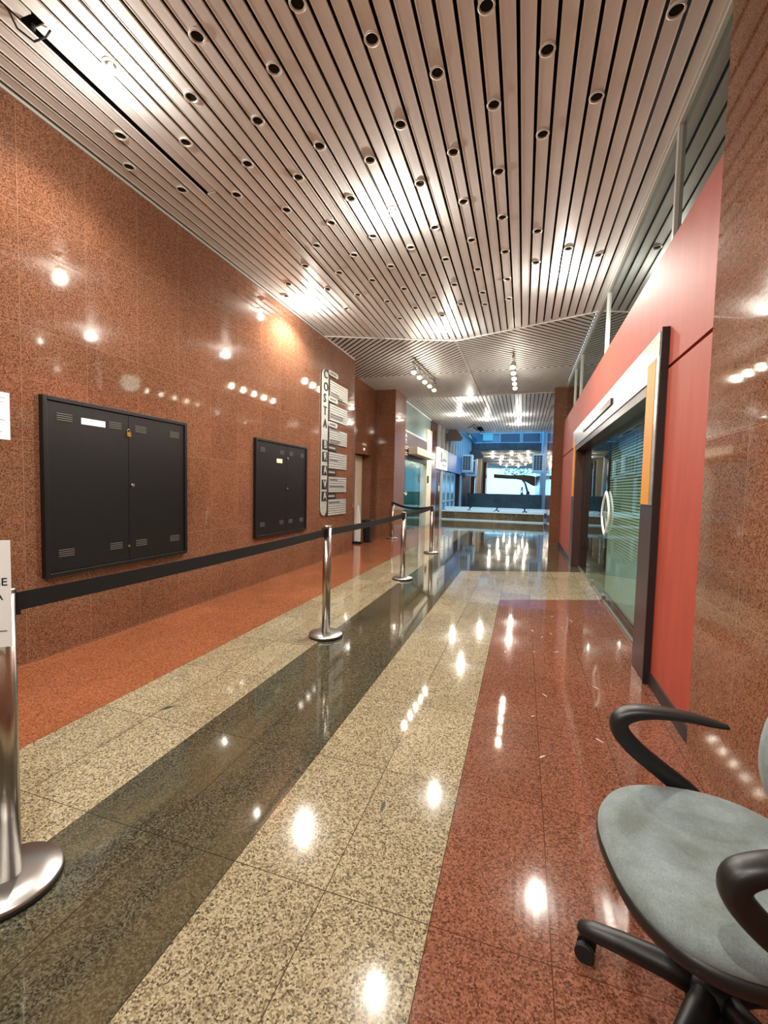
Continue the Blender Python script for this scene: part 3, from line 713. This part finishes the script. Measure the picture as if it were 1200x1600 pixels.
# speakers / floodlight housings hanging at the left
for y,lb in ((19.4,'dark floodlight housing hanging at the end of the far ceiling on the left'),(28.9,'dark floodlight housing hanging by the gallery opening across the courtyard')):
    m=MB(); m.prism([(-.45,0),(.35,0),(.45,.16),(.1,.62),(-.35,.62),(-.5,.3)],-.12,.12,Matrix.Rotation(math.pi/2,4,'X')); m.cyl((0,0,.6),(0,0,.66 if y<20 else .85),.03,8); m.box((-.535,-.03,.40),(-.3,.03,.46))
    o=m.obj('floodlight_housing',M_sign); o.scale=(.75,.75,.75) if y<20 else (.95,.95,.95); o.location=(-2.95,y,3.47 if y<20 else 3.36); tag(o,lb,'floodlight','floodlight housings on the left')
# air conditioners
def ac(x,y,z,rz,lb,sc_=1,grille=True):
    t=thing('air_conditioner',lb,'air conditioner',(x,y,z),rz,'air conditioners in the courtyard')
    MB().box((-.30,-.2,0),(.30,.2,.95)).obj('casing',M_wht,t,bevel=.02)
    MB().box((-.25,-.206,.08),(.20,-.2,.87)).obj('fan_opening',M_acgrill,t)
    g=MB()
    for i in range(9): g.box((-.25,-.215,.08+i*.097),(.20,-.205,.08+i*.097+.016))
    for i in range(4): g.box((-.25+i*.145,-.215,.08),(-.25+i*.145+.014,-.205,.87))
    g.obj('grille',M_wht,t)
    MB().box((-.36,-.25,-.06),(.36,.25,0)).obj('bracket',M_blue,t)
    return t
a0=ac(-3.08,25.2,2.36,0,'nearer white outdoor air conditioner with grille on the courtyard left wall')
dup(a0,(-3.06,27.4,2.22),label='farther white outdoor air conditioner behind another on the courtyard left wall')
dup(a0,(.70,24.6,2.36),label='white outdoor air conditioner on the courtyard right wall')
# courtyard right and ground
struct(MB().box((1.10,20.7,-.3),(1.5,30,9)).obj('wall_courtyard_right',mat('pale blue plaster',(170,195,215),.6)))
struct(MB().box((.93,20.62,0),(1.02,20.72,3.96)).obj('trim_5',M_skirt))
struct(MB().box((XL-.9,20.3,-.4),(1.6,31,-.3)).obj('floor_courtyard',M_pave))
struct(MB().box((.98,29.2,0),(1.1,29.4,5.1)).box((.93,20.72,.3),(1.10,20.8,3.96)).obj('trim_6',M_blue))
# planter bench with metal frames lying on it
pb=thing('planter_bench','low granite bench across the corridor end','bench',(-1.3,19.4,0)); MB().box((-2.14,0,0),(2.15,1.0,.36)).obj('body',G_planter,pb); MB().box((-2.15,-.03,.36),(2.16,1.02,.41)).obj('top',M_blue,pb)
MB().box((-2.14,-.035,0),(2.15,0,.05)).obj('base_strip',M_blue,pb)
fx=[(-2.85,'leftmost'),(-1.68,'second from the left'),(-.5,'third from the left'),(.25+.42,'rightmost')]
fo=None
for i,(x,lb) in enumerate(fx):
    if fo is None:
        m=MB()
        for a,b in (((-.55,-.35,0),(.55,-.27,.06)),((-.55,.27,0),(.55,.35,.06)),((-.55,-.35,0),(-.48,.35,.06)),((.48,-.35,0),(.55,.35,.06)),((-.55,-.03,0),(.55,.03,.04))): m.box(a,b)
        fo=m.obj('window_frame_panel',M_blue); tag(fo,'','frame','pale blue frames lying on the bench'); o=fo
    else: o=fo.copy(); C.objects.link(o)
    o.location=(x,19.9,.455); o.rotation_euler=(.12,0,(.05,-.04,.03,-.03)[i]); o['label']='pale blue metal frame lying on the granite bench, '+lb+' of four'
# opposite building
fc=MB(); fc.box((-3.45,30.0,4.45),(1.1,30.4,5.3)); fc.box((-3.45,30.0,5.3),(1.1,30.4,9))
struct(fc.obj('wall_facade_opposite',M_bluef))
rb=MB(); rb.box((-3.45,29.85,3.98),(1.1,30.4,4.45))
for i in range(38): x=-3.4+i*.118; rb.box((x,29.80,4.0),(x+.05,29.85,4.43))
struct(rb.obj('trim_7',M_ribs))
w4=sroot('window_4')
for x0,x1 in ((-1.55,-.35),(-.2,.9)):
    MB().box((x0,29.93,4.5),(x1,29.98,5.05)).obj('pane',mat('dark blue window',(40,64,96),.15),w4)
m=MB(); m.box((-2.9,29.88,5.05),(1.0,29.98,5.12)); m.box((-3.3,29.86,4.44),(1.0,29.98,4.50)); 
for x in (-1.62,-.33,-.22,.9): m.box((x,29.88,4.5),(x+.06,29.98,5.05))
m.obj('window_frame',M_blue,w4)
MB().box((-2.7,29.9,4.62),(-2.05,29.98,5.08)).obj('bright_pane',mat('pale cyan glass',(150,230,235),.3),w4)
struct(MB().box((-3.4,28.2,-.3),(1.08,28.35,1.12)).obj('wall_parapet',M_parapet))
# gallery beyond
struct(MB().box((-6.5,30.0,-.3),(1.9,55,-.02)).obj('floor_gallery',G_planter))
gc=MB(); gc.box((-6.5,30.4,4.02),(1.9,55,4.3),mi=1)
for i in range(46): x=-3.95+i*.13; gc.box((x,30.4,3.98),(x+.1,55,4.02))
struct(gc.obj('ceiling_gallery',[M_slat2,M_void]))
struct(MB().box((1.3,30,-.3),(1.9,55,4.3)).obj('wall_gallery_right',M_brown))
struct(MB().box((-6.5,30,-.3),(-6.3,55,4.3)).box((-6.5,30.0,-.3),(-3.45,30.3,9)).obj('wall_gallery_left',M_cream))
names=['cream','brown','white','cream','dark','brown','white']
pm=[M_cream,M_brown,M_wht,M_cream,M_sign,M_brown,M_wht]
for i in range(7):
    o=MB().box((-.19,-.22,0),(.19,.22,4.0)).obj('gallery_pillar',pm[i]); y=31.5+i*2.3; o.location=(-3.75+i*.02+ (0 if i%2 else -.12),y,-.02)
    tag(o,f'{names[i]} gallery pillar across the courtyard, {["nearest","second","third","fourth","fifth","sixth","farthest"][i]} in the row','pillar','pillars of the far gallery')
gl=[(-2.2,32.5),(-.9,32.6),(.2,32),(-2.4,35.5),(-1.7,36),(-.4,35),(.3,37),(-2.0,39.5),(-1.2,40),(-.2,39.5),(.5,41),(-2.2,44),(-1.1,44),(.1,44.5),(-1.8,48),(-.6,48)]
g0=None
for i,(x,y) in enumerate(gl):
    if g0 is None:
        g0=thing('gallery_lamp','small glowing lamp under the ceiling of the far gallery','lamp',(x,y,3.98),0,'lamps of the far gallery')
        MB().lathe([(.05,0),(.06,-.03),(.05,-.03)],12,cap=False).obj('rim',M_ring,g0); MB().lathe([(.03,0),(.085,-.06),(.085,-.12),(0,-.17)],12).obj('bulb',M_bulbf,g0); t=g0
    else: t=dup(g0,(x,y,3.98))
    if i%3==0: lamp(0,0,-.25,22,.08,(1,.9,.76),t)
# street beyond the gallery
struct(MB().box((-30,55,-.15),(30,110,-.05)).obj('floor_street',M_pave))
aw=MB(); top=[(-3.4,3.25),(-1.5,3.15),(0,3.2),(1.0,3.1),(1.28,3.0)]; bot=[(1.28,1.9),(.9,2.0),(.5,2.25),(-.1,2.55),(-.8,2.68),(-2.0,2.72),(-3.4,2.8)]
aw.prism(top+bot,0,.5,Matrix.Translation((0,54.0,0))@Matrix.Rotation(math.pi/2,4,'X')); o=aw.obj('street_awning',M_sign); tag(o,'dark sagging awning across the bright street end of the far gallery','awning')
tr_=thing('street_tree','leafy street tree beyond the far gallery','tree',(.4,62,-.05))
MB().sweep([(0,0,0),(.15,0,1.2),(-.2,0,2.4),(-1.0,0,3.3),(-2.2,0,3.8)],[(.2,.2),(.16,.16),(.13,.13),(.09,.09),(.05,.05)],up=(0,1,0)).obj('trunk',M_bark,tr_)
m=MB(); random.seed(3)
for i in range(420):
    a=random.uniform(0,6.28); rr=random.uniform(0,2.2); p0=Vector((-.9+rr*math.cos(a)*1.5,rr*math.sin(a),4.4+random.uniform(-.8,1.4)))
    n=Vector((random.uniform(-1,1),random.uniform(-1,1),random.uniform(-1,1))).normalized(); u=n.orthogonal().normalized()*.16; v=n.cross(u).normalized()*.09
    m.poly([p0+u,p0+v,p0-u,p0-v])
m.obj('foliage',M_leaf,tr_)
for x,y,h,lb in ((.25,52,1.75,'dark slim indistinct silhouette shaped as a shrub before the bright street, left of two'),(1.0,53,1.3,'lower dark indistinct silhouette shaped as a shrub before the bright street, right of two')):  # indistinct dark shapes, given the form of potted shrubs
    t=thing('shrub_stand_in',lb,'plant',(x-.4,y,-.02)); MB().lathe([(.12,0),(.18,.4),(.15,.4),(.1,.05)],10).obj('pot',M_sign,t)
    m=MB()
    for i in range(90):
        q=random.random(); p0=Vector((random.uniform(-.2,.2)*(1-q*.6),random.uniform(-.2,.2),.4+q*(h-.4))); n=Vector((random.uniform(-1,1),random.uniform(-1,1),random.uniform(-1,1))).normalized(); u=n.orthogonal().normalized()*.1; v=n.cross(u).normalized()*.06
        m.poly([p0+u,p0+v,p0-u,p0-v])
    m.obj('foliage',M_bark,t)
# back wall behind the camera
struct(MB().box((-4,Y0-.1,0),(1.3,Y0,4.1)).obj('wall_back',G_wally))

# ------------------------------------------------------------ office chair
CH=(.50,1.24); CR=math.radians(9)
ch=thing('office_chair','grey-blue fabric swivel chair with black arms, in the right foreground by the pier','chair',(CH[0],CH[1],0),CR)
def seatshape(m,hx,hy,prof,dip=0,n=48,ex=2.6,mi=0,M=None):
    rings=[]
    for (s,z) in prof:
        rg=[]
        for i in range(n):
            a=2*math.pi*i/n; c,sn=math.cos(a),math.sin(a)
            x=math.copysign(abs(c)**(2/ex),c)*hx*s; y=math.copysign(abs(sn)**(2/ex),sn)*hy*s*(1-.10*max(0,-0)-.06*(c>0)*c)
            zz=z - dip*( (1-s) if z>.43 and s<1 else 0) - (.018*max(0,-c)**2*s**2 if dip else 0)
            v=m.b.verts.new((x,y,zz)); rg.append(v)
        rings.append(rg)
    for A,B in zip(rings,rings[1:]):
        for i in range(n):
            f_=m.b.faces.new((A[i],A[(i+1)%n],B[(i+1)%n],B[i])); f_.smooth=True
    m.b.faces.new(rings[0][::-1]); f_=m.b.faces.new(rings[-1]); f_.smooth=True
    if M is not None:
        for rg in rings:
            for v in rg: v.co=M@v.co
    return m
m=seatshape(MB(),.26,.27,[(.985,.418),(1.0,.425),(1.0,.440),(.975,.455),(.93,.463),(.8,.470),(.6,.472),(.35,.472),(.1,.472)],dip=.02)
m.obj('seat',M_fab,ch)
m=seatshape(MB(),.262,.272,[(.5,.350),(.8,.355),(.96,.372),(1.0,.392),(1.0,.417)])
m.obj('seat_shell',M_black,ch)
MB().box((-.12,-.08,.33),(.12,.08,.385)).obj('mechanism',M_black,ch,bevel=.01)
MB().lathe([(.024,.10),(.024,.25),(.018,.25),(.018,.34)],20).obj('gas_lift',M_skirt,ch)
MB().lathe([(.055,.06),(.055,.12),(.04,.14),(0,.14)],24).obj('hub',M_black,ch)
for k in range(5):
    a=math.radians(162-9+72*k); c,s=math.cos(a),math.sin(a); R0=.29
    m=MB(); pts=[(c*r,s*r,z) for r,z in ((.03,.105),(.10,.108),(.20,.098),(.27,.088),(.305,.080),(.312,.074))]
    m.sweep(pts,[(.034,.034),(.032,.032),(.028,.028),(.026,.024),(.021,.017),(.010,.007)],up=(0,0,1))
    lg=m.obj('leg',M_black,ch)
    q=MB(); px=Vector((c*R0,s*R0,0)); sd=Vector((-s,c,0))
    q.cyl(px+Vector((0,0,.078)),px+Vector((0,0,.045)),.009,8)
    for g in (-1,1):
        cc=px+sd*g*.017+Vector((0,0,.0255)); q.cyl(cc-sd*.009,cc+sd*.009,.0255,16)
    q.obj('caster',M_rubber,lg)
for sgn in (1,-1):
    Y=sgn*.265
    ctrl=[((.13,Y*.80,.385),(.020,.020)),((.105,Y*1.0,.400),(.020,.026)),((.055,Y*1.06,.44),(.021,.029)),((-.025,Y*1.07,.50),(.022,.027)),((-.095,Y*1.07,.555),(.023,.027)),((-.138,Y*1.07,.605),(.025,.027)),((-.140,Y*1.07,.642),(.027,.026)),((-.105,Y*1.07,.665),(.029,.021)),((-.05,Y*1.05,.676),(.030,.016)),((.03,Y*1.03,.676),(.028,.013)),((.10,Y*1.0,.668),(.022,.011)),((.15,Y*.98,.660),(.012,.006))]
    # smooth the control polygon (Catmull-Rom)
    P3=[Vector(c) for c,_ in ctrl]; S3=[Vector((a,b)) for _,(a,b) in ctrl]; pts=[];secs=[]
    for i in range(len(P3)-1):
        g=lambda L,j: L[max(0,min(len(L)-1,j))]
        for k in range(5):
            t_=k/5
            def cr(L): 
                p0,p1,p2,p3=g(L,i-1),g(L,i),g(L,i+1),g(L,i+2)
                return .5*((2*p1)+(p2-p0)*t_+(2*p0-5*p1+4*p2-p3)*t_**2+(3*p1-p0-3*p2+p3)*t_**3)
            pts.append(cr(P3)); secs.append(tuple(cr(S3)))
    pts.append(P3[-1]); secs.append(tuple(S3[-1]))
    MB().sweep(pts,secs,up=(0,1,0),seg=14).obj('armrest',M_black,ch) if False else None
    m=MB(); rings=[]
    for i,p in enumerate(pts):
        tg=(pts[min(i+1,len(pts)-1)]-pts[max(i-1,0)]).normalized(); side=Vector((0,1,0)); nn=tg.cross(side).normalized(); a,b=secs[i]
        rings.append([m.b.verts.new(p+side*a*math.copysign(abs(math.cos(x))**.8,math.cos(x))+nn*b*math.copysign(abs(math.sin(x))**.8,math.sin(x))) for x in [2*math.pi*k/16 for k in range(16)]])
    for A,B in zip(rings,rings[1:]):
        for i in range(16):
            f_=m.b.faces.new((A[i],A[(i+1)%16],B[(i+1)%16],B[i])); f_.smooth=True
    m.b.faces.new(rings[0][::-1]); m.b.faces.new(rings[-1])
    m.obj('armrest',M_black,ch)
MM=Matrix.Translation((.235,0,.74))@Matrix.Rotation(math.radians(80),4,'Y')
m=seatshape(MB(),.18,.235,[(.98,-.028),(1.0,-.015),(1.0,.005),(.96,.018),(.85,.024),(.5,.026),(.1,.026)],M=Matrix.Translation((.236,0,.665))@Matrix.Rotation(math.radians(-82),4,'Y'))
m.obj('backrest',M_fab,ch)
MB().sweep([(.10,0,.36),(.24,0,.375),(.305,0,.43),(.30,0,.60),(.285,0,.74)],[(.03,.01)]*5,up=(0,1,0)).obj('back_bar',M_black,ch)
bpy.context.view_layer.update()
